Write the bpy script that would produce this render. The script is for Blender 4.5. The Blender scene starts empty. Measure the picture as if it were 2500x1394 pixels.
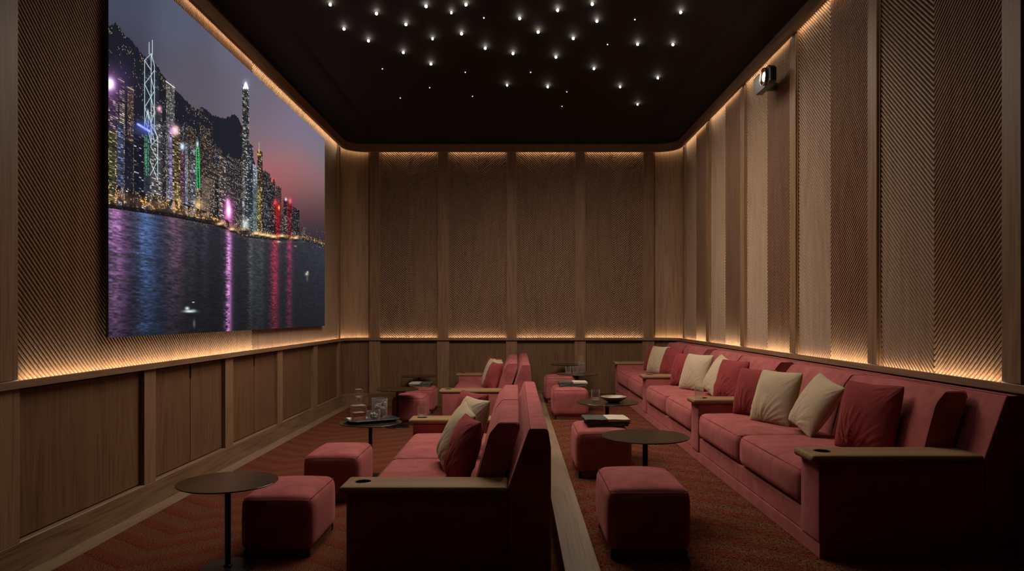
import bpy, math, random
import numpy as np
from mathutils import Vector, Matrix
random.seed(7)
U = 0.007                      # one survey unit in metres
F = 1780.0                     # focal length in pixels of the 2500 px frame
CX, CY, H = 1260.0, 770.0, 218.0
R = math.radians
sc = bpy.context.scene
C = sc.collection

# ------------------------------------------------------------------ camera
cd = bpy.data.cameras.new('camera'); cam = bpy.data.objects.new('camera', cd); C.objects.link(cam)
cam.location = (0, 0, H*U); cam.rotation_euler = (R(90), 0, 0)
cd.sensor_width = 36; cd.lens = 36*F/2500
cd.shift_x = -(CX-1250)/2500; cd.shift_y = (CY-697)/2500
cd.clip_start = 0.02; cd.clip_end = 60
sc.camera = cam
# ------------------------------------------------------------------ world, exposure
w = bpy.data.worlds.new('world'); sc.world = w; w.use_nodes = True
w.node_tree.nodes['Background'].inputs[0].default_value = (1, .8, .62, 1)
w.node_tree.nodes['Background'].inputs[1].default_value = 0.0
sc.view_settings.view_transform = 'Standard'; sc.view_settings.look = 'None'
sc.view_settings.gamma = 1; sc.view_settings.exposure = 0.0
sc.view_settings.use_curve_mapping = False
sc.cycles.use_adaptive_sampling = True; sc.cycles.adaptive_threshold = 0.2; sc.cycles.adaptive_min_samples = 20
sc.cycles.max_bounces = 5; sc.cycles.diffuse_bounces = 2; sc.cycles.glossy_bounces = 2
sc.cycles.transmission_bounces = 4; sc.cycles.transparent_max_bounces = 24
sc.cycles.caustics_reflective = False; sc.cycles.caustics_refractive = False
sc.cycles.sample_clamp_indirect = 3.0
STAR_W = 31.0                  # power of one large ceiling star
LED_W = 1.45                    # watts per metre of hidden strip

# ------------------------------------------------------------------ materials
def mat(name):
    m = bpy.data.materials.new(name); m.use_nodes = True
    nt = m.node_tree; b = nt.nodes['Principled BSDF']
    return m, nt, b
def N(nt, t, **k):
    n = nt.nodes.new(t)
    for a, v in k.items():
        if a in n.inputs.keys(): n.inputs[a].default_value = v
        else: setattr(n, a, v)
    return n
def ramp(nt, fac, stops):
    r = nt.nodes.new('ShaderNodeValToRGB'); e = r.color_ramp.elements
    while len(e) < len(stops): e.new(.5)
    for i, (p, c) in enumerate(stops):
        e[i].position = p; e[i].color = (*c, 1)
    nt.links.new(fac, r.inputs[0]); return r.outputs[0]
def bump(nt, b, h, strength, dist):
    n = N(nt, 'ShaderNodeBump', Strength=strength, Distance=dist)
    nt.links.new(h, n.inputs['Height']); nt.links.new(n.outputs[0], b.inputs['Normal'])

def wood(name, axis, dark, light, rough=.5, scale=1.0, spec=.3):
    m, nt, b = mat(name); L = nt.links.new
    tc = N(nt, 'ShaderNodeTexCoord')
    s = [110*scale]*3; s['xyz'.index(axis)] = 1.6*scale
    mp = N(nt, 'ShaderNodeMapping'); mp.inputs['Scale'].default_value = s
    L(tc.outputs['Object'], mp.inputs[0])
    n1 = N(nt, 'ShaderNodeTexNoise', Scale=1.0, Detail=3.0, Roughness=.6, Distortion=.15); L(mp.outputs[0], n1.inputs['Vector'])
    s2 = [420*scale]*3; s2['xyz'.index(axis)] = 4*scale
    mp2 = N(nt, 'ShaderNodeMapping'); mp2.inputs['Scale'].default_value = s2
    L(tc.outputs['Object'], mp2.inputs[0])
    n2 = N(nt, 'ShaderNodeTexNoise', Scale=1.0, Detail=2.0, Roughness=.7); L(mp2.outputs[0], n2.inputs['Vector'])
    s3 = [4.5*scale]*3; s3['xyz'.index(axis)] = .45*scale
    mp3 = N(nt, 'ShaderNodeMapping'); mp3.inputs['Scale'].default_value = s3
    L(tc.outputs['Object'], mp3.inputs[0])
    n3 = N(nt, 'ShaderNodeTexNoise', Scale=1.0, Detail=1.0); L(mp3.outputs[0], n3.inputs['Vector'])
    # cathedral figure: rings of a slow noise
    mu = N(nt, 'ShaderNodeMath', operation='MULTIPLY'); mu.inputs[1].default_value = 15.0; L(n3.outputs[0], mu.inputs[0])
    fr = N(nt, 'ShaderNodeMath', operation='PINGPONG'); fr.inputs[1].default_value = 1.0; L(mu.outputs[0], fr.inputs[0])
    mx = N(nt, 'ShaderNodeMix', data_type='FLOAT'); mx.inputs[0].default_value = .40
    L(n1.outputs[0], mx.inputs[2]); L(n2.outputs[0], mx.inputs[3])
    mx2 = N(nt, 'ShaderNodeMix', data_type='FLOAT'); mx2.inputs[0].default_value = .10
    L(mx.outputs[0], mx2.inputs[2]); L(fr.outputs[0], mx2.inputs[3])
    col = ramp(nt, mx2.outputs[0], [(.33, dark), (.47, [(a*.4+c*.6) for a, c in zip(dark, light)]), (.66, light)])
    L(col, b.inputs['Base Color']); b.inputs['Roughness'].default_value = rough
    b.inputs['Specular IOR Level'].default_value = spec
    bump(nt, b, mx.outputs[0], .15, .001)
    return m
OAK_D, OAK_L = (.062, .031, .015), (.185, .100, .051)
def woods(nm, d, l, **k): return {a: wood(nm+'_'+a, a, d, l, **k) for a in 'xyz'}
OAK = woods('smoked_oak', OAK_D, OAK_L)
SLAT = wood('slat_oak', 'z', (.15, .088, .053), (.32, .205, .128), rough=.5, scale=.8)
ARMW = wood('arm_oak', 'x', (.12, .062, .03), (.31, .185, .095), rough=.6, scale=.6, spec=.1)
STRIPW = wood('border_oak', 'y', (.11, .068, .038), (.22, .145, .085), rough=.6)

def fabric(name, c, c2, sheen=.25, ribs=0, wr=1200):
    m, nt, b = mat(name); L = nt.links.new
    tc = N(nt, 'ShaderNodeTexCoord')
    n1 = N(nt, 'ShaderNodeTexNoise', Scale=6.0, Detail=4.0, Roughness=.65, Distortion=.6); L(tc.outputs['Object'], n1.inputs['Vector'])
    col = ramp(nt, n1.outputs[0], [(.35, c2), (.62, c)])
    mp = N(nt, 'ShaderNodeMapping'); mp.inputs['Scale'].default_value = (wr*.35, wr*.35, wr)
    L(tc.outputs['Object'], mp.inputs[0])
    n2 = N(nt, 'ShaderNodeTexNoise', Scale=1.0, Detail=1.0); L(mp.outputs[0], n2.inputs['Vector'])
    mix = N(nt, 'ShaderNodeMix', data_type='RGBA', blend_type='MULTIPLY'); mix.inputs[0].default_value = .45
    L(col, mix.inputs[6])
    g = ramp(nt, n2.outputs[0], [(.3, (.55, .55, .55)), (.7, (1.15, 1.15, 1.15))]); L(g, mix.inputs[7])
    L(mix.outputs[2], b.inputs['Base Color'])
    b.inputs['Roughness'].default_value = .92; b.inputs['Specular IOR Level'].default_value = .1
    b.inputs['Sheen Weight'].default_value = sheen; b.inputs['Sheen Roughness'].default_value = .45
    b.inputs['Sheen Tint'].default_value = (*[min(1, v*2.2+.1) for v in c], 1)
    bump(nt, b, n2.outputs[0], .3, .001)
    return m
RED = fabric('rose_red_upholstery', (.40, .118, .112), (.29, .078, .075))
DEEP = fabric('wine_red_velvet', (.27, .048, .048), (.22, .036, .036), sheen=.35)
BEIGE = fabric('sand_velvet', (.50, .385, .262), (.45, .342, .23), sheen=.3)
PIPE = fabric('dark_piping', (.20, .045, .04), (.16, .035, .03))
PIPEB = fabric('sand_piping', (.25, .20, .13), (.20, .16, .11))

def plain(name, c, rough=.5, metal=0, spec=.5, emit=None, es=0):
    m, nt, b = mat(name)
    tc = N(nt, 'ShaderNodeTexCoord'); n1 = N(nt, 'ShaderNodeTexNoise', Scale=40.0, Detail=2.0)
    nt.links.new(tc.outputs['Object'], n1.inputs['Vector'])
    nt.links.new(ramp(nt, n1.outputs[0], [(.3, tuple(v*.88 for v in c)), (.7, c)]), b.inputs['Base Color'])
    b.inputs['Roughness'].default_value = rough; b.inputs['Metallic'].default_value = metal
    b.inputs['Specular IOR Level'].default_value = spec
    if emit: b.inputs['Emission Color'].default_value = (*emit, 1); b.inputs['Emission Strength'].default_value = es
    return m
BLACK = plain('black_metal', (.006, .006, .006), .4)
TOPM = plain('dark_bronze_glass_top', (.030, .018, .008), .2, 0, .5)
BRONZE = plain('bronze_base', (.24, .10, .045), .45, .3)
CEIL = plain('dark_ceiling_paint', (.020, .016, .013), .75, 0, .2)
STEEL = plain('brushed_steel', (.55, .5, .45), .25, 1)
TRAYM = plain('dark_tray_metal', (.055, .055, .05), .3, .6)
BOWLM = plain('stoneware', (.30, .235, .17), .4, 0)
GAP_SHADE = plain('painted_gap_shade', (.010, .007, .005), .8, 0, .1)  # near-black colour stands in for the shade in gaps and slots
STARM = plain('star_lens', (1, .9, .8), .4, 0, .5, (1, .86, .70), 60)
STARS = plain('small_star_lens', (1, .9, .8), .4, 0, .5, (1, .9, .78), 1.6)
STARR = plain('star_bezel', (.08, .07, .06), .3, .8)
LENSM = plain('projector_lens_lit', (1, .9, .7), .3, 0, .5, (1, .80, .52), 22)
LENSG = plain('projector_glass', (.10, .05, .03), .05, 0, 1.0)
def glass(name, c=(1, 1, 1), rough=0.0, ior=1.48):
    m, nt, b = mat(name)
    b.inputs['Base Color'].default_value = (*c, 1); b.inputs['Roughness'].default_value = rough
    b.inputs['Transmission Weight'].default_value = 1; b.inputs['IOR'].default_value = ior
    return m
def thin_glass(name, tint, rough, bumps=0):
    m = bpy.data.materials.new(name); m.use_nodes = True; nt = m.node_tree; nt.nodes.clear(); L = nt.links.new
    out = N(nt, 'ShaderNodeOutputMaterial'); tr = N(nt, 'ShaderNodeBsdfTransparent'); tr.inputs[0].default_value = (*tint, 1)
    gl = N(nt, 'ShaderNodeBsdfGlossy'); gl.inputs['Roughness'].default_value = rough; fr = N(nt, 'ShaderNodeLayerWeight', Blend=.5)
    pw = N(nt, 'ShaderNodeMath', operation='POWER'); L(fr.outputs['Facing'], pw.inputs[0]); pw.inputs[1].default_value = 2.4
    ma = N(nt, 'ShaderNodeMath', operation='MULTIPLY_ADD'); L(pw.outputs[0], ma.inputs[0]); ma.inputs[1].default_value = .75; ma.inputs[2].default_value = (.22 if bumps else .085)
    mx = N(nt, 'ShaderNodeMixShader'); L(ma.outputs[0], mx.inputs[0]); L(tr.outputs[0], mx.inputs[1])
    df = N(nt, 'ShaderNodeBsdfDiffuse'); df.inputs[0].default_value = (.85, .82, .78, 1); m2 = N(nt, 'ShaderNodeMixShader'); m2.inputs[0].default_value = .27
    L(gl.outputs[0], m2.inputs[1]); L(df.outputs[0], m2.inputs[2]); L(m2.outputs[0], mx.inputs[2]); L(mx.outputs[0], out.inputs[0])
    if bumps:
        tc = N(nt, 'ShaderNodeTexCoord'); n1 = N(nt, 'ShaderNodeTexVoronoi', Scale=bumps); L(tc.outputs['Object'], n1.inputs['Vector'])
        bp_ = N(nt, 'ShaderNodeBump', Strength=.8, Distance=.004); L(n1.outputs[0], bp_.inputs['Height']); L(bp_.outputs[0], gl.inputs['Normal']); L(bp_.outputs[0], fr.inputs['Normal'])
    return m
GLASS = thin_glass('clear_glass', (.97, .97, .97), .05); CRYSTAL = thin_glass('cut_crystal', (.90, .90, .90), .08, 170.0); ICE = glass('ice', (.90, .92, .95), .2, 1.31); ICE.node_tree.nodes['Principled BSDF'].inputs['Transmission Weight'].default_value = .55; LIQ = thin_glass('amber_liquid', (.55, .36, .20), .02)
WATER = thin_glass('drinking_water', (.97, .97, .96), .02)

def carpet():
    m, nt, b = mat('chevron_carpet'); L = nt.links.new
    tc = N(nt, 'ShaderNodeTexCoord'); sp = N(nt, 'ShaderNodeSeparateXYZ'); L(tc.outputs['Object'], sp.inputs[0])
    def M(op, a, c=None):
        n = N(nt, 'ShaderNodeMath', operation=op)
        for i, v in enumerate((a, c)):
            if v is None: continue
            if isinstance(v, (int, float)): n.inputs[i].default_value = v
            else: L(v, n.inputs[i])
        return n.outputs[0]
    pp = M('PINGPONG', M('ADD', sp.outputs[0], 20.0), 1.1)
    v = M('ADD', sp.outputs[1], M('MULTIPLY', pp, -.75))
    n0 = N(nt, 'ShaderNodeTexNoise', Scale=30.0, Detail=3.0); L(tc.outputs['Object'], n0.inputs['Vector'])
    v = M('ADD', v, M('MULTIPLY', n0.outputs[0], .06))
    band = M('FRACT', M('MULTIPLY', v, 1/.34))
    col = ramp(nt, band, [(.0, (.118, .032, .019)), (.38, (.122, .036, .021)), (.52, (.122, .049, .027)), (.93, (.114, .045, .025)), (1.0, (.118, .032, .019))])
    n1 = N(nt, 'ShaderNodeTexNoise', Scale=130.0, Detail=2.0, Roughness=.85); L(tc.outputs['Object'], n1.inputs['Vector'])
    g = ramp(nt, n1.outputs[0], [(.40, (.16, .15, .14)), (.60, (1.7, 1.7, 1.7))])
    mix = N(nt, 'ShaderNodeMix', data_type='RGBA', blend_type='MULTIPLY'); mix.inputs[0].default_value = 1
    L(col, mix.inputs[6]); L(g, mix.inputs[7]); L(mix.outputs[2], b.inputs['Base Color'])
    b.inputs['Roughness'].default_value = 1; b.inputs['Specular IOR Level'].default_value = 0
    edge = M('SMOOTH_MIN', band, M('SUBTRACT', 1.0, band))
    groove = M('MINIMUM', M('MULTIPLY', edge, 12.0), 1.0)
    hh = M('ADD', M('MULTIPLY', groove, .8), n1.outputs[0])
    bump(nt, b, hh, .9, .006)
    return m
CARPET = carpet()
def throwmat(name, flip):
    m, nt, b = mat(name); L = nt.links.new
    tc = N(nt, 'ShaderNodeTexCoord'); sp = N(nt, 'ShaderNodeSeparateXYZ'); L(tc.outputs['Object'], sp.inputs[0])
    gt = N(nt, 'ShaderNodeMath', operation='LESS_THAN' if flip else 'GREATER_THAN'); L(sp.outputs[0], gt.inputs[0]); gt.inputs[1].default_value = (.0 if flip else .0)
    mp = N(nt, 'ShaderNodeMapping'); mp.inputs['Scale'].default_value = (12, 120, 120); L(tc.outputs['Object'], mp.inputs[0])
    n1 = N(nt, 'ShaderNodeTexNoise', Scale=1.0, Detail=2.0); L(mp.outputs[0], n1.inputs['Vector'])
    dk = ramp(nt, n1.outputs[0], [(.35, (.035, .035, .032)), (.65, (.13, .13, .115))])
    n2 = N(nt, 'ShaderNodeTexNoise', Scale=300.0, Detail=1.0); L(tc.outputs['Object'], n2.inputs['Vector'])
    lt = ramp(nt, n2.outputs[0], [(.3, (.40, .33, .26)), (.7, (.56, .48, .38))])
    # the cream half is only on the outer (upper) face; the folds below are charcoal
    gz = N(nt, 'ShaderNodeMath', operation='GREATER_THAN'); L(sp.outputs[2], gz.inputs[0]); gz.inputs[1].default_value = 5.6*U
    mu = N(nt, 'ShaderNodeMath', operation='MULTIPLY'); L(gt.outputs[0], mu.inputs[0]); L(gz.outputs[0], mu.inputs[1])
    mix = N(nt, 'ShaderNodeMix', data_type='RGBA'); L(mu.outputs[0], mix.inputs[0]); L(dk, mix.inputs[6]); L(lt, mix.inputs[7])
    L(mix.outputs[2], b.inputs['Base Color']); b.inputs['Roughness'].default_value = .95; b.inputs['Specular IOR Level'].default_value = .1
    bump(nt, b, n1.outputs[0], .6, .002)
    return m
THROW, THROWF = throwmat('two_tone_throw', False), throwmat('two_tone_throw_reversed', True)

# ------------------------------------------------------------------ mesh helpers (all in survey units)
class MB:
    def __init__(s): s.v = []; s.f = []
    def add(s, vs, fs):
        o = len(s.v); s.v += [tuple(p) for p in vs]; s.f += [tuple(i+o for i in f) for f in fs]; return s
    def box(s, x0, x1, y0, y1, z0, z1):
        return s.add([(x0,y0,z0),(x1,y0,z0),(x1,y1,z0),(x0,y1,z0),(x0,y0,z1),(x1,y0,z1),(x1,y1,z1),(x0,y1,z1)],
                     [(0,3,2,1),(4,5,6,7),(0,1,5,4),(1,2,6,5),(2,3,7,6),(3,0,4,7)])
    def prism(s, poly, a0, a1, axis='y'):
        # poly in the plane of the two other axes
        n = len(poly)
        def P(p, a): return {'y': (p[0], a, p[1]), 'x': (a, p[0], p[1]), 'z': (p[0], p[1], a)}[axis]
        vs = [P(p, a0) for p in poly]+[P(p, a1) for p in poly]
        return s.add(vs, [tuple(range(n)), tuple(range(2*n-1, n-1, -1))]+[(i, (i+1) % n, n+(i+1) % n, n+i) for i in range(n)])
    def lathe(s, prof, n=32, c=(0,0,0)):
        vs = []; fs = []; m = len(prof)
        for i in range(n):
            a = 2*math.pi*i/n
            for r, z in prof: vs.append((c[0]+r*math.cos(a), c[1]+r*math.sin(a), c[2]+z))
        for i in range(n):
            j = (i+1) % n
            for k in range(m-1): fs.append((i*m+k, j*m+k, j*m+k+1, i*m+k+1))
        return s.add(vs, fs)
    def tube(s, pts, r, n=6, closed=False):
        pts = [Vector(p) for p in pts]; vs = []; fs = []; m = len(pts); up = Vector((0.13, .21, .97)).normalized()
        for i, p in enumerate(pts):
            a = pts[(i-1) % m] if (closed or i > 0) else p; b = pts[(i+1) % m] if (closed or i < m-1) else p
            t = (b-a).normalized(); x = t.cross(up)
            if x.length < .05: x = t.cross(Vector((1, 0, 0)))
            x.normalize(); y = t.cross(x)
            for k in range(n):
                q = 2*math.pi*k/n; vs.append(p+x*(r*math.cos(q))+y*(r*math.sin(q)))
        for i in range(m if closed else m-1):
            j = (i+1) % m
            for k in range(n): fs.append((i*n+k, i*n+(k+1) % n, j*n+(k+1) % n, j*n+k))
        if not closed: fs += [tuple(range(n-1, -1, -1)), tuple((m-1)*n+k for k in range(n))]
        return s.add(vs, fs)
    def rbox(s, x0, x1, y0, y1, z0, z1, r=3, seg=8, fn=None):
        # box with rounded edges, optional deform fn(u,v,w,p) with u,v,w in -1..1
        c = Vector(((x0+x1)/2, (y0+y1)/2, (z0+z1)/2)); h = Vector(((x1-x0)/2, (y1-y0)/2, (z1-z0)/2))
        def ticks(hh):
            a = [-hh, -hh+r*.15, -hh+r*.45, -hh+r]; m = [(-hh+r)+(2*hh-2*r)*k/seg for k in range(1, seg)]
            return a+m+[hh-r, hh-r*.45, hh-r*.15, hh]
        T = [ticks(h[i]) for i in range(3)]; idx = {}; vs = []; fs = []
        def V(p):
            k = (round(p[0], 4), round(p[1], 4), round(p[2], 4))
            if k not in idx:
                q = Vector(p); inn = Vector([max(-(h[i]-r), min(h[i]-r, q[i])) for i in range(3)]); d = q-inn
                if d.length > 1e-6: d = d.normalized()*r
                o = inn+d
                if fn: o = fn(q[0]/h[0], q[1]/h[1], q[2]/h[2], o)
                idx[k] = len(vs); vs.append(o+c)
            return idx[k]
        for ax in range(3):
            a, b = [(1, 2), (2, 0), (0, 1)][ax]
            for sg in (-1, 1):
                for i in range(len(T[a])-1):
                    for j in range(len(T[b])-1):
                        q = []
                        for (ii, jj) in ((i, j), (i+1, j), (i+1, j+1), (i, j+1)):
                            p = [0, 0, 0]; p[ax] = sg*h[ax]; p[a] = T[a][ii]; p[b] = T[b][jj]; q.append(V(p))
                        fs.append(tuple(q if sg > 0 else q[::-1]))
        return s.add(vs, fs)
    def build(s, name, m, parent=None, smooth=False, bevel=0, seg=2, loc=None, rz=0, xf=None):
        me = bpy.data.meshes.new(name)
        me.from_pydata([(a*U, b*U, c*U) for a, b, c in s.v], [], s.f)
        me.materials.append(m); me.validate()
        import bmesh
        bm = bmesh.new(); bm.from_mesh(me); bmesh.ops.recalc_face_normals(bm, faces=bm.faces); bm.to_mesh(me); bm.free()
        if smooth:
            me.polygons.foreach_set('use_smooth', [True]*len(me.polygons))
            if smooth != 'all': me.set_sharp_from_angle(angle=R(40))
        o = bpy.data.objects.new(name, me); C.objects.link(o)
        if parent: o.parent = parent
        if loc: o.location = [v*U for v in loc]
        o.rotation_euler[2] = rz
        if bevel:
            b = o.modifiers.new('bevel', 'BEVEL'); b.width = bevel*U; b.segments = seg; b.limit_method = 'ANGLE'; b.angle_limit = R(35)
        return o
def tag(o, label=None, cat=None, group=None, kind=None):
    if label: o['label'] = label
    if cat: o['category'] = cat
    if group: o['group'] = group
    if kind: o['kind'] = kind
    return o
def thing(name, label, cat, loc=(0, 0, 0), rz=0, group=None):
    o = bpy.data.objects.new(name, None); C.objects.link(o); o.empty_display_size = .05
    o.location = [v*U for v in loc]; o.rotation_euler[2] = rz
    return tag(o, label, cat, group)
def struct(o): o['kind'] = 'structure'; return o
def kids(o): return list(o.children)
def dup(o, parent=None, loc=None, rz=None, label=None, group=None):
    c = o.copy(); C.objects.link(c)
    if parent: c.parent = parent
    if loc is not None: c.location = [v*U for v in loc]
    if rz is not None: c.rotation_euler[2] = rz
    if label: c['label'] = label
    if group: c['group'] = group
    for ch in kids(o): dup(ch, c)
    return c

# ------------------------------------------------------------------ room plan: rounded U path
XL, XR, YB, RC, Y0 = -423.0, 402.0, 1786.0, 62.0, -160.0
def path(o, ystart=Y0):
    r = RC-o; pts = [(XL+o, ystart), (XL+o, YB-RC)]
    cx, cy = XL+RC, YB-RC
    for k in range(1, 13):
        a = math.pi-k*math.pi/2/12; pts.append((cx+r*math.cos(a), cy+r*math.sin(a)))
    cx = XR-RC; pts.append((cx, YB-o))
    for k in range(1, 13):
        a = math.pi/2-k*math.pi/2/12; pts.append((cx+r*math.cos(a), cy+r*math.sin(a)))
    pts.append((XR-o, ystart)); return pts
def sweep(prof, name, m, sel=None, parent=None, bevel=0):
    # prof: closed polygon of (offset inward, z)
    rings = [path(o) for o, z in prof]; n = len(rings[0]); ids = list(range(n)) if sel is None else sel
    mb = MB(); k = len(prof); vs = []
    for i in ids:
        for j, (o, z) in enumerate(prof): vs.append((rings[j][i][0], rings[j][i][1], z))
    fs = []
    for i in range(len(ids)-1):
        for j in range(k): fs.append((i*k+j, i*k+(j+1) % k, (i+1)*k+(j+1) % k, (i+1)*k+j))
    fs += [tuple(range(k)), tuple((len(ids)-1)*k+j for j in range(k-1, -1, -1))]
    return mb.add(vs, fs).build(name, m, parent, smooth=True, bevel=bevel)
# shell
struct(MB().box(XL-10, XL, Y0, YB+10, 0, 665).build('wall_left', OAK['z']))
struct(MB().box(XR, XR+10, Y0, YB+10, 0, 665).build('wall_right', OAK['z']))
struct(MB().box(XL, XR, YB, YB+10, 0, 665).build('wall_back', OAK['z']))
struct(MB().box(XL, XR, Y0-10, Y0, 0, 665).build('wall_front', OAK['z']))
struct(MB().box(XL-10, XR+10, Y0-10, YB+10, -10, -.4).box(XL, 40, Y0, YB, -.4, 0).build('floor', CARPET))
plat = struct(MB().box(36.5, XR, Y0, YB, 0.01, 27.6).build('floor', STRIPW)); 
struct(MB().box(63, XR, Y0, YB, 27.6, 28).build('floor', CARPET))
struct(MB().box(36.3, 63, Y0, YB, 27.6, 28.3).build('trim_1', STRIPW, bevel=.4))
# ceiling with cove
cprof = [(0, 634), (16, 634), (17, 638)]+[(17+70*math.sin(a), 638+14*(1-math.cos(a))) for a in [R(k*15) for k in range(1, 7)]]+[(0, 652)]
struct(sweep(cprof, 'ceiling', CEIL))
struct(MB().box(XL, XR, Y0, YB, 651.9, 662).build('ceiling', CEIL))
# cornice with lip hiding the strip, ledge rail with lip, wood floor border, baseboard
struct(sweep([(0, 623), (10, 623), (10, 615), (16, 615), (16, 635), (0, 635)], 'trim_2', wood('cornice_oak', 'y', (.11, .06, .032), (.30, .185, .105)), bevel=.8))
struct(sweep([(0, 157), (12, 157), (12, 164), (9.8, 164), (9.8, 160), (0, 160)], 'trim_3', wood('rail_oak', 'y', (.11, .06, .034), (.27, .165, .095)), bevel=.5))
BB = wood('skirting_oak', 'y', (.07, .036, .019), (.24, .145, .082))
struct(sweep([(0, 0), (8, 0), (8, 27.5), (7, 28.5), (0, 28.5)], 'baseboard_left', BB, sel=list(range(0, 14))))
struct(MB().box(XL+RC, 36.5, YB-8, YB, 0, 28.5).build('baseboard_back', OAK['x'], bevel=.4))
struct(MB().box(36.5, XR-RC, YB-9, YB, 28, 34).build('baseboard_back', OAK['x'], bevel=.4))
struct(sweep([(8, 0), (27, 0), (27, .6), (8, .6)], 'trim_4', STRIPW, sel=list(range(0, 14))))
struct(MB().box(XL+RC-2, 36.3, YB-27, YB-8, 0, .6).build('trim_5', OAK['x']))
# curved plain oak panels of the two far corners
CORN = wood('corner_oak', 'z', (.15, .085, .046), (.33, .205, .115))
struct(sweep([(0, 160), (1.5, 160), (1.5, 622), (0, 622)], 'wall_corner_left', CORN, sel=list(range(1, 14))))
struct(sweep([(0, 160), (1.5, 160), (1.5, 622), (0, 622)], 'wall_corner_right', CORN, sel=list(range(14, 27))))
struct(sweep([(0, 28), (3, 28), (3, 157), (0, 157)], 'wall_corner_left', OAK['z'], sel=list(range(1, 14))))
struct(sweep([(0, 28), (3, 28), (3, 157), (0, 157)], 'wall_corner_right', OAK['z'], sel=list(range(14, 27))))

# pilasters: (side, a0, a1)  a along the wall
PIL = wood('pilaster_oak', 'z', (.105, .056, .029), (.27, .16, .088))
tn = [6]
def pilaster(side, a0, a1, z0=28, split=True):
    mb = MB()
    def B(b0, b1, o, za, zb):
        if side == 'L': mb.box(XL, XL+o, b0, b1, za, zb)
        if side == 'R': mb.box(XR-o, XR, b0, b1, za, zb)
        if side == 'B': mb.box(b0, b1, YB-o, YB, za, zb)
    B(a0+2.2, a1-2.2, 8, 164, 615.2); B(a0, a1, 5.5, 160, 622)
    B(a0, a1, 8, z0, 157)
    struct(mb.build('trim_%d' % tn[0], PIL, bevel=.45)); tn[0] += 1
RP = [(567, 594), (795, 820), (1026, 1053), (1257, 1285), (1488, 1516), (1706, 1725)]
for a in RP: pilaster('R', *a)
for a in ((583, 610), (1706, 1725)): pilaster('L', *a)
LP = [(814, 840), (1041, 1070), (1269, 1297), (1496, 1525)]
for a in LP:
    struct(MB().box(XL, XL+8, a[0], a[1], 28, 157).build('trim_%d' % tn[0], PIL, bevel=.45)); tn[0] += 1
BP = [(-359, -331), (-193, -163), (-25, 3), (142, 170), (308, 338)]
for a in BP: pilaster('B', *a, z0=(28))
# the wall breaks back beyond the nearest pilasters
struct(MB().box(XR-9, XR, 530, 560, 28, 634).build('trim_%d' % tn[0], OAK['z'])); tn[0] += 1
struct(MB().box(XL, XL+9, 540, 576, 28, 634).build('trim_%d' % tn[0], OAK['z'])); tn[0] += 1

# wainscot panels
def lpanel(y0, y1, label, double=False, slot=False):
    t = thing('wall_cabinet', label, 'wall cabinet', (XL, y0, 28.5), 0, 'oak cabinets under the screen')
    wd = y1-y0; parts = [(0, wd)] if not double else [(0, wd*.5-.35), (wd*.5+.35, wd)]
    for a, b in parts:
        MB().box(.2, 2.6, a+.3, b-.3, 1.2, 128.2).build('door', OAK['z'], t, bevel=.3)
    MB().box(0, .3, 0, wd, .2, 128.4).build('carcass', GAP_SHADE, t)
    if slot:
        MB().box(2.4, 2.75, wd*.5-2.4, wd*.5+2.4, 108, 126).build('finger_pull', GAP_SHADE, t)
    MB().box(.2, 7.6, 0, wd, 127.2, 128.4).build('top_shade_strip', GAP_SHADE, t)  # dark strip paints the shade along the cabinet top
lb = [(610, 814), (840, 1041), (1070, 1269), (1297, 1496), (1525, 1706)]
for i, (a, b) in enumerate(lb):
    lpanel(a, b, ['wide plain oak panel cabinet nearest the camera under the screen',
                  'oak cabinet with a short finger pull, second from the camera',
                  'oak cabinet with a short finger pull, third from the camera',
                  'plain oak cabinet, fourth from the camera along the screen wall',
                  'narrow looking oak cabinet farthest along the screen wall'][i], double=i in (1, 2), slot=i in (1, 2))
def wains(side, a0, a1):
    mb = MB()
    if side == 'B': mb.box(a0, a1, YB-3, YB, 28, 157); g = MB().box(a0, a1, YB-8, YB-3, 153.5, 157)
    else: mb.box(XR-3, XR, a0, a1, 28, 157); g = MB().box(XR-8, XR-3, a0, a1, 153.5, 157)
    p = struct(mb.build('wall_back' if side == 'B' else 'wall_right', OAK['z']))
    g.build('painted_shadow_strip', GAP_SHADE, p)  # dark strip paints the shadow under the rail
bp = [(-331, -193), (-163, -25), (3, 142), (170, 308)]
for a in bp: wains('B', *a)
rp = [(594, 795), (820, 1026), (1053, 1257), (1285, 1488), (1516, 1706)]
for a in rp: wains('R', *a)

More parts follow.
